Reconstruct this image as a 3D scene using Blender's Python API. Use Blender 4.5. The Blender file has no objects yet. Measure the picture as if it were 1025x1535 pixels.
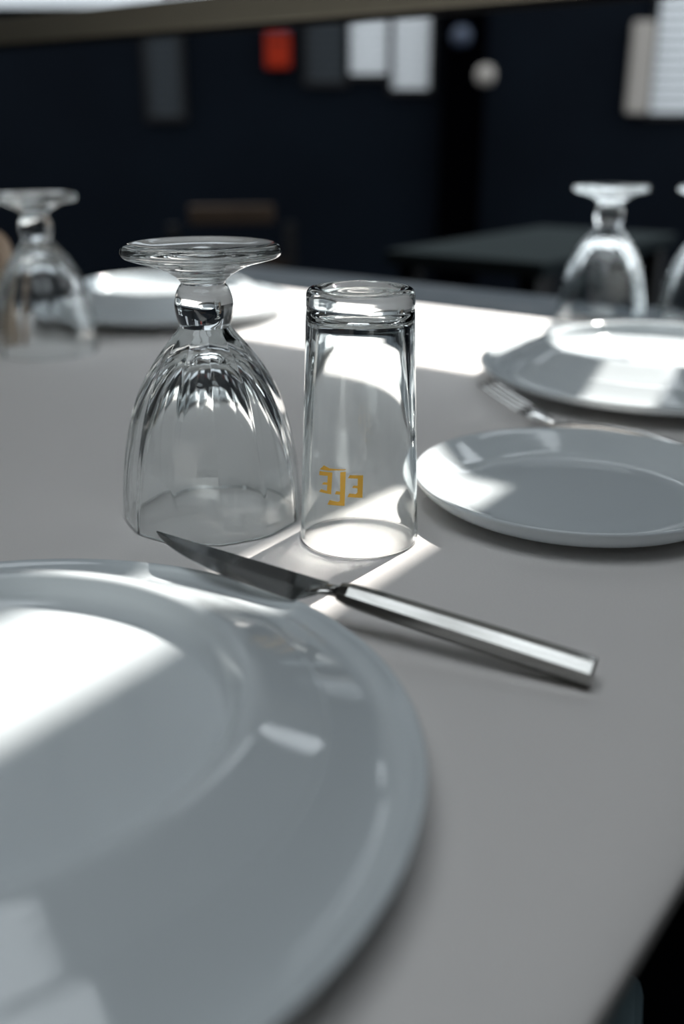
import bpy, bmesh, math, random
from mathutils import Vector, Matrix
random.seed(4)
S = bpy.context.scene
COL = S.collection
R = math.radians

# ------------------------------------------------------------------ camera
CAM_H = 0.2246                       # metres above the table top (table top is z = 0)
cam_d = bpy.data.cameras.new('camera')
cam = bpy.data.objects.new('camera', cam_d); COL.objects.link(cam)
cam.location = (0, 0, CAM_H)
cam.rotation_euler = (R(90 - 20.9), 0, 0)
cam_d.sensor_fit = 'VERTICAL'; cam_d.sensor_height = 36; cam_d.sensor_width = 24
cam_d.lens = 35
cam_d.clip_start = 0.01
cam_d.dof.use_dof = True
cam_d.dof.focus_distance = 0.545
cam_d.dof.aperture_fstop = 3.2
S.camera = cam

# ------------------------------------------------------------------ sky, sun, exposure
w = bpy.data.worlds.new('sky'); S.world = w; w.use_nodes = True
bg = w.node_tree.nodes['Background']
bg.inputs['Color'].default_value = (0.88, 0.95, 1.0, 1)
bg.inputs['Strength'].default_value = 2.95
SUN_AZ, SUN_EL = 35.0, 47.0
sun_d = bpy.data.lights.new('sun', 'SUN')
sun_d.energy = 10.0; sun_d.angle = R(1.3); sun_d.color = (1.0, 0.96, 0.90)
sun = bpy.data.objects.new('sun', sun_d); COL.objects.link(sun)
sd = Vector((math.sin(R(SUN_AZ)) * math.cos(R(SUN_EL)), math.cos(R(SUN_AZ)) * math.cos(R(SUN_EL)), math.sin(R(SUN_EL))))
sun.location = sd * 12
sun.rotation_euler = sd.to_track_quat('Z', 'Y').to_euler()
S.view_settings.view_transform = 'Standard'; S.view_settings.look = 'None'
S.view_settings.gamma = 1; S.view_settings.use_curve_mapping = False
S.view_settings.exposure = 0.1
cy = S.cycles
cy.use_denoising = True
cy.max_bounces = 24; cy.transmission_bounces = 24; cy.glossy_bounces = 10; cy.diffuse_bounces = 5; cy.transparent_max_bounces = 16
cy.caustics_reflective = True; cy.caustics_refractive = True; cy.blur_glossy = 0.0
cy.sample_clamp_indirect = 60.0
cy.use_guiding = True; cy.use_surface_guiding = True

# ------------------------------------------------------------------ table frame: a along the table (azimuth 37 deg), b across it
TA = R(37)
EA = Vector((math.sin(TA), math.cos(TA), 0)); EB = Vector((math.cos(TA), -math.sin(TA), 0))
def W(a, b, z=0): return EA * a + EB * b + Vector((0, 0, z))
FLOOR = -0.75

# ------------------------------------------------------------------ materials
def mat(name, color, rough=0.5, metal=0.0, **kw):
    m = bpy.data.materials.new(name); m.use_nodes = True
    b = m.node_tree.nodes['Principled BSDF']
    b.inputs['Base Color'].default_value = (*color, 1)
    b.inputs['Roughness'].default_value = rough; b.inputs['Metallic'].default_value = metal
    for k, v in kw.items(): b.inputs[k.replace('_', ' ')].default_value = v
    return m
def vary(m, scale, c1, c2, bump=0.0, stretch=(1, 1, 1), detail=4, rough=None, dist=0.001):
    nt = m.node_tree; b = nt.nodes['Principled BSDF']
    tc = nt.nodes.new('ShaderNodeTexCoord'); mp = nt.nodes.new('ShaderNodeMapping')
    mp.inputs['Scale'].default_value = stretch
    nz = nt.nodes.new('ShaderNodeTexNoise'); nz.inputs['Scale'].default_value = scale; nz.inputs['Detail'].default_value = detail
    cr = nt.nodes.new('ShaderNodeValToRGB')
    cr.color_ramp.elements[0].position = 0.35; cr.color_ramp.elements[1].position = 0.65
    cr.color_ramp.elements[0].color = (*c1, 1); cr.color_ramp.elements[1].color = (*c2, 1)
    L = nt.links.new
    L(tc.outputs['Object'], mp.inputs['Vector']); L(mp.outputs['Vector'], nz.inputs['Vector'])
    L(nz.outputs['Fac'], cr.inputs['Fac']); L(cr.outputs['Color'], b.inputs['Base Color'])
    if bump:
        bp = nt.nodes.new('ShaderNodeBump'); bp.inputs['Strength'].default_value = bump; bp.inputs['Distance'].default_value = dist
        L(nz.outputs['Fac'], bp.inputs['Height']); L(bp.outputs['Normal'], b.inputs['Normal'])
    if rough:
        mr = nt.nodes.new('ShaderNodeMapRange'); mr.inputs['To Min'].default_value = rough[0]; mr.inputs['To Max'].default_value = rough[1]
        L(nz.outputs['Fac'], mr.inputs['Value']); L(mr.outputs['Result'], b.inputs['Roughness'])
    return m
M_TOP = vary(mat('table_vinyl', (.78, .75, .73), 0.55), 900, (.775, .745, .725), (.80, .77, .75), 0.05, dist=0.0002)
M_PORC = mat('porcelain', (.64, .69, .715), 0.07, IOR=1.5, Specular_IOR_Level=0.6)
def glass(name, color=(1, 1, 1), ior=1.5):
    m = bpy.data.materials.new(name); m.use_nodes = True; nt = m.node_tree
    nt.nodes.remove(nt.nodes['Principled BSDF'])
    g = nt.nodes.new('ShaderNodeBsdfGlass'); g.inputs['Roughness'].default_value = 0.0; g.inputs['IOR'].default_value = ior
    g.inputs['Color'].default_value = (*color, 1)
    nt.links.new(g.outputs[0], nt.nodes['Material Output'].inputs['Surface'])
    return m
M_GLASS = glass('clear_glass', (.985, .995, .995))
M_STEEL = vary(mat('brushed_steel', (.55, .54, .52), 0.22, 1.0), 60, (.34, .335, .32), (.42, .415, .40), 0.0, (1, 12, 12), rough=(.12, .22))
M_BLADE = vary(mat('blade_steel', (.45, .45, .45), 0.1, 1.0), 25, (.19, .195, .20), (.23, .235, .24), 0.0, (1, 6, 6), rough=(.06, .14))
M_GOLD = mat('gold_print', (1.0, .57, .08), 0.4, 0.2)
M_SLATE = vary(mat('slate', (.03, .035, .04), 0.9, Specular_IOR_Level=0.0), 14, (.022, .027, .032), (.030, .035, .040))
M_BLACK = mat('black_metal', (.002, .002, .0025), 0.6, Specular_IOR_Level=0.15)
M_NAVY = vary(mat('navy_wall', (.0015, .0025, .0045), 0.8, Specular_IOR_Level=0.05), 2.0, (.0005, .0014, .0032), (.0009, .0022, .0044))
M_INT = vary(mat('room_wall', (.22, .22, .22), 0.8), 3.0, (.20, .20, .20), (.24, .24, .24))
M_FLOOR = vary(mat('dark_floor', (.004, .005, .007), 0.8, Specular_IOR_Level=0.1), 6, (.003, .004, .006), (.005, .006, .008))
M_RAIL = mat('rail_beige', (.16, .145, .11), 0.6)
M_DEEP = mat('deep_black', (.0003, .0003, .0005), 0.9, Specular_IOR_Level=0.0)
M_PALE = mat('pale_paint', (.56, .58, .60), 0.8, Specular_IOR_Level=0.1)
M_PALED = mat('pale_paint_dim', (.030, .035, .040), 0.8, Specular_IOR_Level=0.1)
M_TANP = mat('tan_plaster', (.20, .185, .17), 0.8, Specular_IOR_Level=0.1)
M_PANE = mat('dark_pane', (.002, .003, .004), 0.5, Specular_IOR_Level=0.1)
M_RED = mat('red_paint', (.16, .012, .004), 0.8, Specular_IOR_Level=0.05)
M_BLUEP = mat('blue_paint', (.008, .016, .035), 0.6)
M_SEAT = vary(mat('blue_leather', (.07, .13, .17), 0.5), 40, (.42, .60, .68), (.47, .66, .74), 0.1)
M_WOOD = vary(mat('brown_wood', (.02, .013, .008), 0.7, Specular_IOR_Level=0.1), 12, (.016, .010, .007), (.024, .016, .010), 0.0, (1, 1, 8))
M_TAN = vary(mat('tan_wood', (.36, .25, .17), 0.5), 20, (.30, .20, .135), (.40, .29, .20), 0.0, (1, 1, .2))
M_GREYTOP = mat('grey_table_top', (.009, .0115, .0125), 0.9, Specular_IOR_Level=0.0)
def blind_mat():
    m = bpy.data.materials.new('blind_fabric'); m.use_nodes = True; nt = m.node_tree
    nt.nodes.remove(nt.nodes['Principled BSDF'])
    d = nt.nodes.new('ShaderNodeBsdfDiffuse'); d.inputs['Color'].default_value = (.55, .55, .54, 1)
    t = nt.nodes.new('ShaderNodeBsdfTranslucent'); t.inputs['Color'].default_value = (.55, .57, .58, 1)
    x = nt.nodes.new('ShaderNodeMixShader'); x.inputs[0].default_value = 0.35
    nt.links.new(d.outputs[0], x.inputs[1]); nt.links.new(t.outputs[0], x.inputs[2])
    nt.links.new(x.outputs[0], nt.nodes['Material Output'].inputs['Surface'])
    return m
M_BLIND = blind_mat()

# ------------------------------------------------------------------ helpers
def tag(o, label=None, cat=None, group=None, kind=None):
    if label: o['label'] = label
    if cat: o['category'] = cat
    if group: o['group'] = group
    if kind: o['kind'] = kind
    return o
def empty(name, loc=(0, 0, 0), rz=0, ry=0):
    o = bpy.data.objects.new(name, None); COL.objects.link(o)
    o.location = loc; o.rotation_euler = (0, ry, rz); o.empty_display_size = 0.05
    return o
def link(name, me, m, parent=None, loc=(0, 0, 0), rz=0, smooth=False):
    if m is not None and not me.materials: me.materials.append(m)
    if smooth:
        for f in me.polygons: f.use_smooth = True
    o = bpy.data.objects.new(name, me); COL.objects.link(o)
    o.location = loc; o.rotation_euler = (0, 0, rz)
    if parent: o.parent = parent
    return o
def from_bm(bm, name):
    me = bpy.data.meshes.new(name); bm.to_mesh(me); bm.free(); return me
def box_mesh(name, x0, x1, y0, y1, z0, z1, bevel=0.0, seg=2):
    bm = bmesh.new()
    bmesh.ops.create_cube(bm, size=1)
    for v in bm.verts:
        v.co = Vector(((x0 + x1) / 2 + v.co.x * (x1 - x0), (y0 + y1) / 2 + v.co.y * (y1 - y0), (z0 + z1) / 2 + v.co.z * (z1 - z0)))
    if bevel: bmesh.ops.bevel(bm, geom=bm.edges[:], offset=bevel, segments=seg, profile=0.5, affect='EDGES')
    return from_bm(bm, name)
def box(name, m, x0, x1, y0, y1, z0, z1, parent=None, bevel=0.0, seg=2, loc=(0, 0, 0), rz=0):
    return link(name, box_mesh(name, x0, x1, y0, y1, z0, z1, bevel, seg), m, parent, loc, rz)
# objects laid out in table coordinates: local x = along (a), local y = -across ... use rotation so that local x -> EB, local y -> EA
TROT = -TA          # rotating local +Y by -37 deg gives EA, local +X gives EB
def tbox(name, m, a0, a1, b0, b1, z0, z1, parent=None, bevel=0.0):
    o = box(name, m, b0, b1, a0, a1, z0, z1, parent, bevel)
    if parent is None: o.rotation_euler = (0, 0, TROT)
    return o
def catmull(pts, n=6):
    """pts: (r, z) or (r, z, 'c') for a corner; returns a dense polyline"""
    out = []
    P = [(p[0], p[1]) for p in pts]; C = [len(p) > 2 for p in pts]
    for i in range(len(P) - 1):
        p1, p2 = P[i], P[i + 1]
        p0 = P[i - 1] if i > 0 and not C[i] else (2 * p1[0] - p2[0], 2 * p1[1] - p2[1])
        p3 = P[i + 2] if i + 2 < len(P) and not C[i + 1] else (2 * p2[0] - p1[0], 2 * p2[1] - p1[1])
        # centripetal-style parametrisation
        def d(a, b): return max(1e-6, math.hypot(a[0] - b[0], a[1] - b[1]) ** 0.5)
        t0 = 0; t1 = t0 + d(p0, p1); t2 = t1 + d(p1, p2); t3 = t2 + d(p2, p3)
        for k in range(n):
            t = t1 + (t2 - t1) * k / n
            def lerp(a, b, ta, tb): return tuple(((tb - t) * a[j] + (t - ta) * b[j]) / (tb - ta) for j in (0, 1))
            a1 = lerp(p0, p1, t0, t1); a2 = lerp(p1, p2, t1, t2); a3 = lerp(p2, p3, t2, t3)
            b1 = lerp(a1, a2, t0, t2); b2 = lerp(a2, a3, t1, t3)
            out.append(lerp(b1, b2, t1, t2))
    out.append(P[-1])
    return out
def lathe(name, prof, seg=96, rad=None):
    """prof: polyline of (r, z); a radius of ~0 makes a pole. rad(r, z, theta, i) may modulate the radius."""
    bm = bmesh.new(); rings = []
    for i, (r, z) in enumerate(prof):
        if r < 1e-6: rings.append([bm.verts.new((0, 0, z))]); continue
        ring = []
        for k in range(seg):
            th = 2 * math.pi * k / seg
            rr = rad(r, z, th, i) if rad else r
            ring.append(bm.verts.new((rr * math.cos(th), rr * math.sin(th), z)))
        rings.append(ring)
    for A, B in zip(rings, rings[1:]):
        for k in range(seg):
            k2 = (k + 1) % seg
            if len(A) == 1 and len(B) == 1: continue
            if len(A) == 1: bm.faces.new((A[0], B[k], B[k2]))
            elif len(B) == 1: bm.faces.new((A[k2], A[k], B[0]))
            else: bm.faces.new((A[k2], A[k], B[k], B[k2]))
    return from_bm(bm, name)
def children(o): return [c for c in bpy.data.objects if c.parent == o]
def copy_tree(o, parent=None):
    c = o.copy(); COL.objects.link(c)
    c.parent = parent
    for ch in children(o): copy_tree(ch, c)
    return c

# ================================================================== the setting
fl = box('floor', M_FLOOR, -8, 8, -4, 8, FLOOR - 0.05, FLOOR); tag(fl, kind='structure')
# window wall at the far end of the table (plane a = 1.2)
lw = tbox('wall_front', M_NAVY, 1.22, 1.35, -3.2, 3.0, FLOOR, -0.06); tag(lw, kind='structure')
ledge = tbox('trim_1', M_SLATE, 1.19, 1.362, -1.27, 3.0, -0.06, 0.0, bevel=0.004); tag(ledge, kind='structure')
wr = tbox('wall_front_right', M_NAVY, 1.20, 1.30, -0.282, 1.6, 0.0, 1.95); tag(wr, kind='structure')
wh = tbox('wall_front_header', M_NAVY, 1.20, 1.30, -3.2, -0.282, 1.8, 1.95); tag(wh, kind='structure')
bar = tbox('trim_2', M_RAIL, 1.17, 1.195, -3.2, -0.342, 0.368, 0.409, bevel=0.002); tag(bar, kind='structure')
bar_shade = tbox('trim_3', M_BLACK, 1.172, 1.193, -3.2, -0.342, 0.361, 0.368); tag(bar_shade, kind='structure')  # black strip stands in for the shade under the rail
tr = tbox('trim_4', M_BLACK, 1.235, 1.265, -3.2, -0.282, 0.64, 0.733); tag(tr, kind='structure')
sun_stop = tbox('trim_8', M_NAVY, 1.20, 1.235, -0.309, -0.282, 0.66, 1.8); tag(sun_stop, kind='structure')  # unseen board added to trim the right side of the upper sun stripe
sun_stop = tbox('trim_9', M_NAVY, 1.20, 1.235, -0.38, -0.342, 0.409, 0.64); tag(sun_stop, kind='structure')  # unseen board added to shift the lower sun stripe to the right
tr2 = tbox('trim_13', M_BLACK, 1.235, 1.265, -3.2, -0.382, 0.465, 0.49); tag(tr2, kind='structure')
for i, b_ in enumerate((-1.26, -1.46, -1.78)):
    mu = tbox('trim_%d' % (5 + i), M_BLACK, 1.235, 1.265, b_ - .022, b_ + .022, 0.49, 1.8); tag(mu, kind='structure')
bk = tbox('wall_rear', M_INT, -2.1, -2.0, -3.2, 1.6, FLOOR, 1.95); tag(bk, kind='structure')
rt = tbox('wall_right', M_INT, -2.0, 1.2, 1.5, 1.6, FLOOR, 1.95); tag(rt, kind='structure')
lt = tbox('wall_left', M_INT, -2.0, 1.2, -3.3, -3.2, FLOOR, 1.95); tag(lt, kind='structure')
SKY_A0, SKY_A1, SKY_B0, SKY_B1 = -0.80, 0.36, -0.80, 0.60     # unseen roof opening over the table, added for overhead fill light
ce = empty('ceiling', W(0, 0, 1.95), TROT); tag(ce, kind='structure')
for (b0, b1, a0, a1) in ((-3.3, SKY_B0, -2.1, 1.3), (SKY_B1, 1.6, -2.1, 1.3), (SKY_B0, SKY_B1, -2.1, SKY_A0), (SKY_B0, SKY_B1, SKY_A1, 1.3)):
    box('ceiling_panel', M_INT, b0, b1, a0, a1, 0, 0.08, ce)
for k in (1, 2):
    b_ = SKY_B0 + (SKY_B1 - SKY_B0) * k / 3
    box('glazing_bar', M_BLACK, b_ - .03, b_ + .03, SKY_A0, SKY_A1, 0, .06, ce)

# exterior facade beyond the window
FY = 5.0
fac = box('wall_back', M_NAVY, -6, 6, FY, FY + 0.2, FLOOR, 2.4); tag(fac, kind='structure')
def fx(px): return (px - 512.5) / 1597.0 * FY
def fz(py): return CAM_H + (197 - py) / 1597.0 * FY
def window(name, px0, px1, py0, py1, frame_m, slat_m, nslat, label, drop=None):
    """a sash window with a slatted blind behind the frame"""
    x0, x1, z0, z1 = fx(px0), fx(px1), fz(py1), fz(py0)
    r = empty(name, ((x0 + x1) / 2, FY, z0)); hw = (x1 - x0) / 2; h = z1 - z0
    tag(r, label, 'window', kind='structure')
    box('pane', M_PANE, -hw, hw, -0.006, -0.002, 0, h, r)
    t = 0.02
    for a in ((-hw - t, -hw, 0, h), (hw, hw + t, 0, h), (-hw - t, hw + t, h, h + t), (-hw - t, hw + t, -t, 0)):
        box('window_frame', frame_m, a[0], a[1], -0.03, -0.002, a[2], a[3], r)
    me = box_mesh('slat', -hw, hw, -0.003, 0.003, -0.5 * h / nslat * 0.8, 0.5 * h / nslat * 0.8)
    me.materials.append(slat_m)
    for k in range(nslat):
        z = h * (k + 0.5) / nslat
        if drop and z < drop * h: continue
        o = link('slat', me, None, r, (0, -0.014, z)); o.rotation_euler = (R(18), 0, 0)
    return r
window('window_1', 524, 580, 22, 118, M_BLACK, M_PALE, 9, 'pale slatted window, left half of the bright pair outside')
window('window_2', 586, 640, 22, 138, M_BLACK, M_PALE, 11, 'pale slatted window, right half of the bright pair outside')
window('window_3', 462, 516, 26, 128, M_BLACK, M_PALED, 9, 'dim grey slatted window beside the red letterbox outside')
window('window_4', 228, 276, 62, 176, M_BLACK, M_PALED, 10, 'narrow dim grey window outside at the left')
window('window_5', 968, 1060, -40, 172, M_BLACK, M_PALE, 16, 'tall pale shuttered window outside at the right')
pil = box('trim_10', M_DEEP, fx(660), fx(720), FY - 0.10, FY, FLOOR, 2.0); tag(pil, kind='structure')
pil2 = box('trim_11', M_TANP, fx(932), fx(964), FY - 0.05, FY, fz(172), fz(48), bevel=0.01); tag(pil2, kind='structure')

up = box('trim_12', M_PALE, -6, fx(330), FY - 0.04, FY, fz(30), 2.0); tag(up, kind='structure')

# ================================================================== roller blind
rb = empty('roller_blind', W(1.19, -0.378), TROT)
bl, b_lo, b_hi = 0.86, 0.415, 1.80
box('fabric', M_BLIND, -bl, 0, -0.0006, 0.0006, b_lo, b_hi - 0.02, rb)
box('bottom_rail', M_RAIL, -bl, 0, -0.006, 0.006, b_lo, b_lo + 0.03, rb, bevel=0.002)
link('roller_tube', lathe('roller_tube', [(0, -bl), (0.022, -bl), (0.022, 0), (0, 0)], 24), M_RAIL, rb, (0, 0.0, b_hi - 0.022)).rotation_euler = (0, R(90), 0)
tag(rb, 'white roller blind pulled down over the middle of the window', 'blind', 'roller blinds')
rb2 = copy_tree(rb); rb2.location = W(1.215, -1.245); tag(rb2, 'unseen white roller blind added over the left part of the window to block sky light', 'blind', 'roller blinds')
rb3 = copy_tree(rb); rb3.location = W(1.215, -2.115); tag(rb3, 'unseen white roller blind added over the far left end of the window to block sky light', 'blind', 'roller blinds')
for r_ in (rb2, rb3): r_.location.z = 0.052  # both unseen, added to keep sky reflections off the plates

# ================================================================== table
tb = empty('dining_table', W(0, 0, FLOOR), TROT)
tag(tb, 'long dining table with a smooth greyish white top', 'table')
ZT = -FLOOR
def top_mesh():
    half = .583; sec = []
    for k in range(9):
        t = k / 8; sec.append((half - .040 + .040 * math.sin(t * math.pi / 2), -.0075 * (1 - math.cos(t * math.pi / 2))))
    line = [(-x, z) for x, z in reversed(sec)] + sec
    bm = bmesh.new(); rows = []
    for y in (-.75, 1.178):
        rows.append([bm.verts.new((x, y, z)) for x, z in line] + [bm.verts.new((x, y, -.0145)) for x, z in reversed(line)])
    n = len(rows[0])
    for k in range(n): bm.faces.new((rows[0][k], rows[0][(k + 1) % n], rows[1][(k + 1) % n], rows[1][k]))
    m = len(line)
    for r_ in rows:
        for k in range(m - 1): bm.faces.new((r_[k], r_[k + 1], r_[n - 2 - k], r_[n - 1 - k]))
    bmesh.ops.recalc_face_normals(bm, faces=bm.faces[:])
    return from_bm(bm, 'tabletop')
TABLETOP = link('tabletop', top_mesh(), M_TOP, tb, (-.652, 0, ZT))
box('top_core', M_BLACK, -1.228, -0.076, -0.748, 1.172, ZT - 0.036, ZT - 0.0145, tb)
for x in (-1.14, -0.17):
    for y in (-0.66, 1.09):
        box('leg', M_BLACK, x - .03, x + .03, y - .03, y + .03, 0, ZT - 0.034, tb)
for x in (-1.14, -0.17): box('apron', M_BLACK, x - .012, x + .012, -0.63, 1.06, ZT - 0.10, ZT - 0.034, tb)
for y in (-0.66, 1.09): box('apron', M_BLACK, -1.11, -0.20, y - .012, y + .012, ZT - 0.10, ZT - 0.034, tb)

# ================================================================== plates
charger_prof = catmull([(0, .0240), (.060, .0240), (.095, .0240), (.115, .0243), (.128, .0253), (.1330, .0264, 'c'), (.1330, .0299, 'c'), (.140, .0260), (.147, .0223), (.1535, .0194), (.1590, .0184), (.1632, .0194), (.1660, .0212), (.1678, .0213),
                        (.1684, .0196), (.162, .0140), (.148, .0100), (.130, .0066), (.108, .0036), (.104, .0002, 'c'), (.098, .0002, 'c'), (.094, .0032, 'c'), (.05, .0100), (0, .0120)], 6)
deep_prof = catmull([(0, .0045), (.060, .0045), (.088, .0045), (.0950, .0052), (.0995, .0085), (.1025, .0140), (.1045, .0170), (.1072, .0180), (.1105, .0171), (.1160, .0144), (.1220, .0114), (.1280, .0085), (.1316, .0068), (.1328, .0062, 'c'), (.1328, .0050, 'c'),
                     (.1280, .0042), (.1200, .0030), (.1050, .0026), (.0950, .0022), (.0840, .0018), (.0810, .0005, 'c'), (.0750, .0005, 'c'), (.072, .0020, 'c'), (.03, .0020), (0, .0020)], 6)
side_prof = catmull([(0, .0060), (.050, .0060), (.072, .0062), (.0790, .0078), (.0860, .0112), (.0950, .0158), (.1020, .0193), (.1042, .0200), (.1053, .0194), (.1052, .0176),
                     (.1010, .0120), (.0930, .0066), (.0820, .0030), (.0740, .0016), (.0700, .0002, 'c'), (.0650, .0002, 'c'), (.062, .0020, 'c'), (.03, .0020), (0, .0020)], 6)
ME_CH = lathe('charger', charger_prof, 160); ME_DP = lathe('deep', deep_prof, 160); ME_SP = lathe('side', side_prof, 160)
for me in (ME_CH, ME_DP, ME_SP): me.materials.append(M_PORC)
C1 = Vector((-.1385, .2980, 0)); D1 = C1.copy()
C2 = Vector((.299, .924, 0)); D2 = C2.copy(); C3 = Vector((-.236, 1.32, 0))
for loc, lab in ((C1, 'large white charger plate in the foreground beside the knife'),
                 (C2, 'white charger plate under the tines of the fork'),
                 (C3, 'white charger plate at the far left behind the upturned goblet')):
    c = link('charger_plate', ME_CH, None, None, loc, 0, True); tag(c, lab, 'plate', 'charger plates')
    if loc is C1: CHARGER = c
for loc, lab in ((D1, 'raised-edge white plate stacked on the foreground charger'),
                 (D2, 'white plate stacked on the charger beyond the fork'),
                 (C3, 'white plate on the charger at the far left, behind the goblet stem')):
    d = link('deep_plate', ME_DP, None, None, Vector(loc) + Vector((0, 0, .0238)), 0, True); tag(d, lab, 'plate', 'plates stacked on chargers')
sp = link('side_plate', ME_SP, None, None, (.152, .607, 0), 0, True); tag(sp, 'small white side plate between the tumbler and the fork', 'plate')

# ================================================================== goblets (upturned, fluted)
NF = 12
def flute(r, z, th, i, start=.1178):
    # twelve flat panels, meeting in soft ridges; fades in just under the neck
    a = (th + R(90 + 18)) % (2 * math.pi / NF) - math.pi / NF
    k = min(1.0, max(0.0, (start - z) / 0.014))
    k = k * k * (3 - 2 * k)
    m = math.cos(math.pi / NF) / math.cos(a)
    deep = 0.72 + 0.65 * math.exp(-((z - .085) / .028) ** 2)      # flutes are scooped deepest at the shoulder
    return r * (1 - k * deep * (1 - m))
foot_prof = catmull([(0, .1632), (.012, .1630), (.026, .1634), (.037, .1646), (.0420, .1648), (.0450, .1634), (.0461, .1606), (.0448, .1580), (.0400, .1562), (.0300, .1535), (.0215, .1500), (.0160, .1466), (.0131, .1436), (.0127, .1424)], 7)
ball_prof = catmull([(.0127, .1424), (.0142, .1406), (.0160, .1368), (.0171, .1312), (.0168, .1255), (.0157, .1208), (.0147, .1178)], 7)
bowl_prof = catmull([(.0147, .1178), (.0172, .1146), (.0212, .1102), (.0265, .1036), (.0338, .0935), (.0397, .0832), (.0442, .0725), (.0480, .0600), (.0512, .0450), (.0535, .0300), (.0548, .0150), (.0552, .0040), (.0550, .0008)], 8)
n_out = len(bowl_prof)
bowl_in = catmull([(.0550, .0008), (.0540, .0001), (.0527, .0003), (.0523, .0012), (.0521, .0060), (.0515, .0160), (.0498, .0300), (.0468, .0450), (.0425, .0600), (.0372, .0720), (.0312, .0820), (.0240, .0905), (.0165, .0965), (.0080, .0998), (0, .1005)], 7)[1:]
def bowl_rad(r, z, th, i):
    if i < n_out: return flute(r, z, th, i)
    k = .9 * max(0.0, 1 - z / .075)      # inside, the panels show near the lip and fade out upwards
    return r + (flute(r, 0.0, th, i) - r) * k
def make_goblet():
    r = empty('goblet', (0, 0, 0))
    for nm, me in (('foot', lathe('foot', foot_prof, 192)), ('stem', lathe('stem', ball_prof, 192)), ('bowl', lathe('bowl', bowl_prof + bowl_in, 240, bowl_rad))):
        link(nm, me, M_GLASS, r, (0, 0, 0.0), 0, True)
    return r
gob = make_goblet(); gob.location = (-.0805, .586, .0003)
tag(gob, 'upturned fluted glass goblet in focus beside the tumbler', 'goblet', 'upturned goblets')
for (x, y, rz, lab) in ((-.322, 1.085, 9, 'blurred upturned goblet at the left edge of the picture'),
                        (.324, 1.255, 20, 'blurred upturned goblet with sun sparkles behind the stacked plates'),
                        (.443, 1.228, 5, 'blurred upturned goblet cut off by the right edge of the picture')):
    c = copy_tree(gob); c.location = (x, y, .0003); c.rotation_euler = (0, 0, R(rz)); tag(c, lab)

# ================================================================== tumbler (upturned, straight)
def tr_out(z): return .0345 - .0345 * z
base_prof = catmull([(0, .1410), (.004, .1411), (.0085, .1418), (.0130, .1430), (.0152, .1433), (.0172, .1428), (.0196, .1432), (.0222, .1448), (.0245, .1457), (.0272, .1456), (.0288, .1444), (.0296, .1422), (.0298, .1395), (.0298, .1370), (.02955, .1352)], 7)
body_prof = catmull([(.02955, .1352), (.0297, .1338), (tr_out(.131), .131), (tr_out(.12), .12), (tr_out(.09), .09), (tr_out(.05), .05), (tr_out(.01), .01), (.0345, .0008), (.0341, .0001), (.0335, .0002), (.0331, .0010),
                     (.0329, .006), (.0322, .020), (.0300, .050), (.0277, .080), (.0257, .105), (.0245, .120), (.0234, .1275), (.0208, .1306), (.0160, .1320), (.008, .1328), (0, .1330)], 7)
tum = empty('tumbler', (.0101, .547, .0003))
tag(tum, 'upturned clear straight tumbler with a gold EFE print', 'tumbler')
for nm, pf in (('base', base_prof), ('body', body_prof)):
    o = link(nm, lathe(nm, pf, 192), M_GLASS, tum, (0, 0, 0), 0, True)
# gold print on the outside of the wall: outlines in millimetres (arc to the right of the front line, height)
LOGO = [('accent', [(-24.6, 49.9), (-21.5, 52.8), (-17.8, 51.8), (-13.0, 52.1), (-8.0, 52.5), (-8.3, 51.9), (-13.8, 51.2), (-18.4, 50.3)]),
        ('letter_e', [(-24.6, 48.9), (-15.9, 49.7), (-16.5, 37.0), (-24.7, 36.9), (-23.2, 38.7), (-19.2, 38.5), (-19.0, 42.1), (-22.7, 41.5), (-21.5, 43.1), (-19.0, 43.4), (-18.8, 47.3), (-24.8, 46.5)]),
        ('letter_f', [(-11.2, 50.5), (-8.1, 51.1), (-8.6, 31.4), (-18.75, 30.65), (-17.4, 33.5), (-12.2, 33.3), (-11.2, 34.2), (-11.25, 37.6), (-14.2, 37.5), (-13.5, 39.35), (-11.2, 39.4)]),
        ('letter_e', [(-5.9, 49.3), (1.45, 49.4), (1.1, 36.5), (-7.0, 36.7), (-6.1, 38.8), (-2.55, 38.6), (-1.6, 39.5), (-1.6, 42.0), (-4.6, 42.1), (-3.75, 43.4), (-1.55, 43.4), (-1.45, 47.5), (-6.9, 47.5)])]
def decal(name, poly):
    bm = bmesh.new()
    vs = [bm.verts.new((x, z, 0)) for x, z in poly]
    bm.faces.new(vs)
    bmesh.ops.triangulate(bm, faces=bm.faces[:], ngon_method='EAR_CLIP')
    bmesh.ops.subdivide_edges(bm, edges=bm.edges[:], cuts=3, use_grid_fill=True)
    bmesh.ops.recalc_face_normals(bm, faces=bm.faces[:])
    ret = bmesh.ops.extrude_face_region(bm, geom=bm.faces[:])
    top = {v for v in ret['geom'] if isinstance(v, bmesh.types.BMVert)}
    for v in bm.verts:
        rr = .0327; th = v.co.x / 1000 / rr; z = v.co.y / 1000
        q = tr_out(z) + (0.00012 if v in top else 0.00004)
        v.co = Vector((q * math.sin(th), -q * math.cos(th), z))
    bmesh.ops.recalc_face_normals(bm, faces=bm.faces[:])
    return from_bm(bm, name)
for nm, poly in LOGO:
    o = link(nm, decal(nm, poly), M_GOLD, tum); o['label'] = 'flat gold print'

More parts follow.
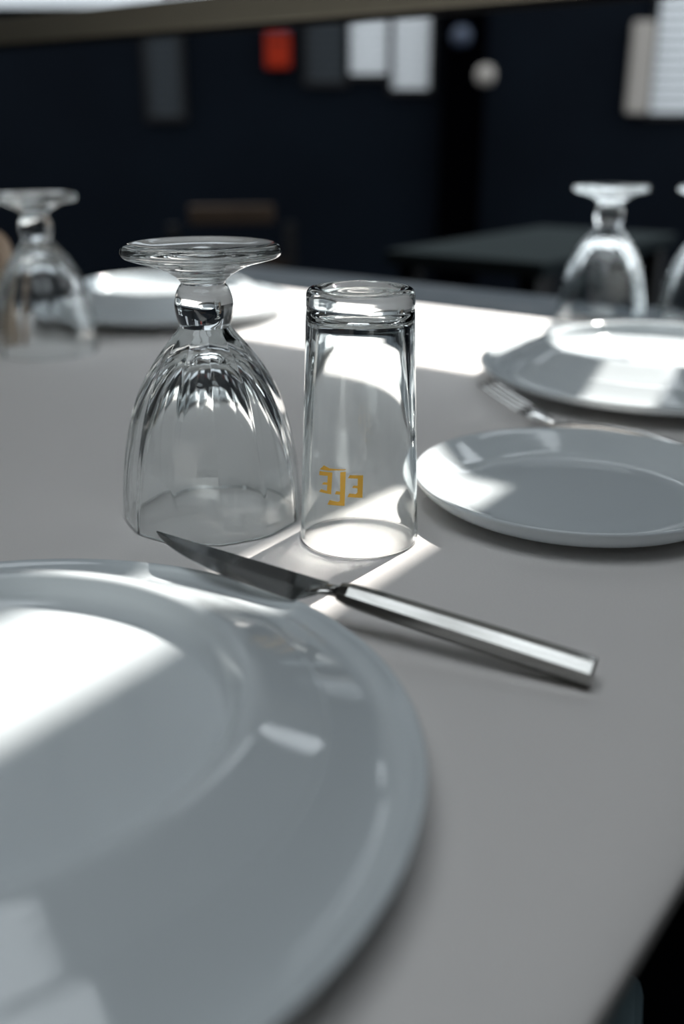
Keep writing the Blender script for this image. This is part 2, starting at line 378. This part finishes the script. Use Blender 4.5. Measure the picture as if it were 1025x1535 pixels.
# ================================================================== knife: blade resting on the charger edge, handle end on the table
def loft(name, secs, cap=True):
    """secs: list of closed loops of Vectors"""
    bm = bmesh.new(); L = [[bm.verts.new(p) for p in s] for s in secs]; n = len(L[0])
    for A, B in zip(L, L[1:]):
        for k in range(n): bm.faces.new((A[k], A[(k + 1) % n], B[(k + 1) % n], B[k]))
    if cap:
        bm.faces.new(L[0][::-1]); bm.faces.new(L[-1])
    bmesh.ops.recalc_face_normals(bm, faces=bm.faces[:])
    return from_bm(bm, name)
K_END = Vector((.1085, .3755, .0070)); K_TIP = Vector((-.096, .4732, .0325))
kv = K_TIP - K_END; KL = kv.length
kn = empty('table_knife', K_END); tag(kn, 'steel table knife propped with its blade on the charger edge', 'knife')
kx = kv.normalized(); ky = Vector((0, 0, 1)).cross(kx).normalized(); kz = kx.cross(ky)
kn.rotation_euler = Matrix((kx, ky, kz)).transposed().to_euler()
# local x runs from the handle end to the tip, +y is towards the camera side (blade edge), z up
HL = 0.122
def hsec(x, wy, wz, n=6, rot=0.0, oy=0, oz=0): return [Vector((x, oy + wy * math.cos(R(rot) + 2 * math.pi * k / n), oz + wz * math.sin(R(rot) + 2 * math.pi * k / n))) for k in range(n)]
hb = loft('handle', [hsec(.0, .0066, .0062, 8, 22.5), hsec(.0008, .0074, .0070, 8, 22.5), hsec(.05, .0071, .0068, 8, 22.5), hsec(.100, .0065, .0062, 8, 22.5), hsec(.117, .0060, .0056, 8, 22.5), hsec(HL, .0052, .0044, 8, 22.5)])
o = link('handle', hb, M_STEEL, kn)
bo = loft('bolster', [hsec(HL - .001, .0036, .0028, 12), hsec(HL + .006, .0046, .0020, 12, 0, .0012), hsec(HL + .014, .0080, .0011, 12, 0, .0042)])
link('bolster', bo, M_STEEL, kn, smooth=True)
def blade():
    secs = []
    x0 = HL + .008; N = 30; L = KL - x0
    for i in range(N + 1):
        t = i / N; x = x0 + L * t
        spine = -.0040 + .0020 * t                          # far, straight edge
        wdt = .0245 * max(0, 1 - t ** 2.6) ** .8 * (0.55 + 0.45 * min(1, t / .06))
        edge = spine + max(wdt, .0006)
        th = .0009 * (1 - .6 * t)
        secs.append([Vector((x, spine, th)), Vector((x, spine * .5 + edge * .5, th * .9)), Vector((x, edge, .00012)), Vector((x, edge, -.00012)), Vector((x, spine * .5 + edge * .5, -th * .9)), Vector((x, spine, -th))])
    return loft('blade', secs)
link('blade', blade(), M_BLADE, kn)

# ================================================================== fork, tines propped on the second charger
def tube_strip(name, pts, closed_ends=True, seg=8):
    """pts: (centre Vector, half width y, half thickness z) along local x"""
    return loft(name, [[Vector((c.x, c.y + wy * math.cos(2 * math.pi * k / seg), c.z + wz * math.sin(2 * math.pi * k / seg))) for k in range(seg)] for c, wy, wz in pts])
M_FORK = mat('fork_steel', (.62, .62, .61), 0.16, 1.0)
fk = empty('dinner_fork', Vector((.172, .770, 0))); tag(fk, 'steel dinner fork lying between the side plate and the next charger', 'fork')
fdir = Vector((-.79, .61, 0)).normalized()      # neck towards the tines
fk.rotation_euler = (0, 0, math.atan2(fdir.y, fdir.x))
def fz_curve(x):                                # height profile along the fork
    if x >= 0: return .0055 + .028 * (x / .074) ** 1.25
    t = min(1, -x / .13); return .0055 + .008 * math.sin(math.pi * min(1, t * 1.1)) - .0038 * t
V = Vector
link('handle', tube_strip('handle', [(V((x, 0, fz_curve(x))), wv, .0015) for x, wv in ((-.130, .0050), (-.126, .0068), (-.10, .0064), (-.07, .0052), (-.04, .0040), (-.015, .0034), (.002, .0038))]), M_FORK, fk, smooth=True)
link('head', tube_strip('head', [(V((x, 0, fz_curve(x))), wv, .0012) for x, wv in ((.0, .0038), (.006, .0066), (.012, .0100), (.019, .0132), (.025, .0138))]), M_FORK, fk, smooth=True)
for k in range(4):
    y = (k - 1.5) * .0076
    link('tine', tube_strip('tine', [(V((x, y, fz_curve(x))), wv, .0011) for x, wv in ((.022, .0021), (.034, .0018), (.049, .0016), (.061, .0012), (.067, .0006))]), M_FORK, fk, smooth=True)

# ================================================================== small and far things
pm = empty('pepper_mill', (-.392, 1.14, 0)); tag(pm, 'round tan wooden pepper mill at the left edge behind a goblet', 'pepper mill')
link('body', lathe('body', catmull([(0, 0), (.024, 0, 'c'), (.026, .006), (.022, .03), (.018, .055), (.021, .075), (.020, .080, 'c'), (0, .080)], 5), 40), M_TAN, pm, smooth=True)
link('head', lathe('head', catmull([(0, .0805), (.018, .0805, 'c'), (.023, .093), (.022, .108), (.013, .121), (0, .124)], 5), 40), M_TAN, pm, smooth=True)

st = empty('stool', (-.0635, .340, FLOOR), R(-17)); tag(st, 'low stool with a dark blue padded seat under the table', 'stool')
box('seat', M_SEAT, -.203, .203, -.225, .225, .43, .47, st, bevel=.012, seg=3)
box('seat_frame', M_BLACK, -.195, .195, -.215, .215, .40, .43, st)
for x in (-.175, .175):
    for y in (-.195, .195): box('leg', M_BLACK, x - .015, x + .015, y - .015, y + .015, 0, .40, st)

ot = empty('terrace_table', Vector((.09, 2.13, FLOOR)), TROT); tag(ot, 'blurred grey terrace table outside beyond the ledge', 'table')
box('tabletop', M_GREYTOP, 0, .36, 0, .72, .715, .745, ot, bevel=.004)
for x in (.04, .32):
    for y in (.04, .68): box('leg', M_BLACK, x - .02, x + .02, y - .02, y + .02, 0, .715, ot)

oc = empty('terrace_chair', Vector((-.30, 3.0, FLOOR)), R(12)); tag(oc, 'blurred brown wooden chair outside, its top rail just visible', 'chair')
box('seat', M_WOOD, -.2, .2, -.2, .2, .43, .455, oc, bevel=.006)
box('top_rail', M_WOOD, -.13, .13, .17, .195, .71, .765, oc, bevel=.006)
box('back_rail', M_WOOD, -.18, .18, .175, .19, .56, .60, oc)
for x in (-.18, .18):
    box('leg', M_BLACK, x - .016, x + .016, -.19, -.158, 0, .43, oc)
    box('back_leg', M_BLACK, x - .016, x + .016, .165, .195, 0, .71, oc)

lb = empty('letterbox', (fx(420), FY, fz(112))); tag(lb, 'red letterbox with a blue cap on the dark wall outside', 'letterbox')
h = fz(64) - fz(112)
box('box_body', M_RED, -.055, .055, -.09, 0, 0, h, lb, bevel=.012)
box('cap', M_BLUEP, -.06, .06, -.095, 0, h, h + .05, lb, bevel=.012)
box('slot', M_BLACK, -.035, .035, -.093, -.088, h * .72, h * .78, lb)
for px, py, m_, lab in ((680, 72, M_BLUEP, 'small round blue lamp on the black pilaster outside'), (716, 122, M_TANP, 'small round mauve lamp beside the black pilaster outside')):
    l = empty('wall_lamp', (fx(px), FY - (.10 if px < 700 else .10), fz(py))); tag(l, lab, 'lamp')
    g1 = link('globe', lathe('globe', catmull([(0, -.045), (.03, -.036), (.045, 0), (.03, .036), (0, .045)], 4), 20), m_, l, (0, -.07, 0), smooth=True)
    box('bracket', M_BLACK, -.008, .008, -.04, 0, -.008, .008, l)
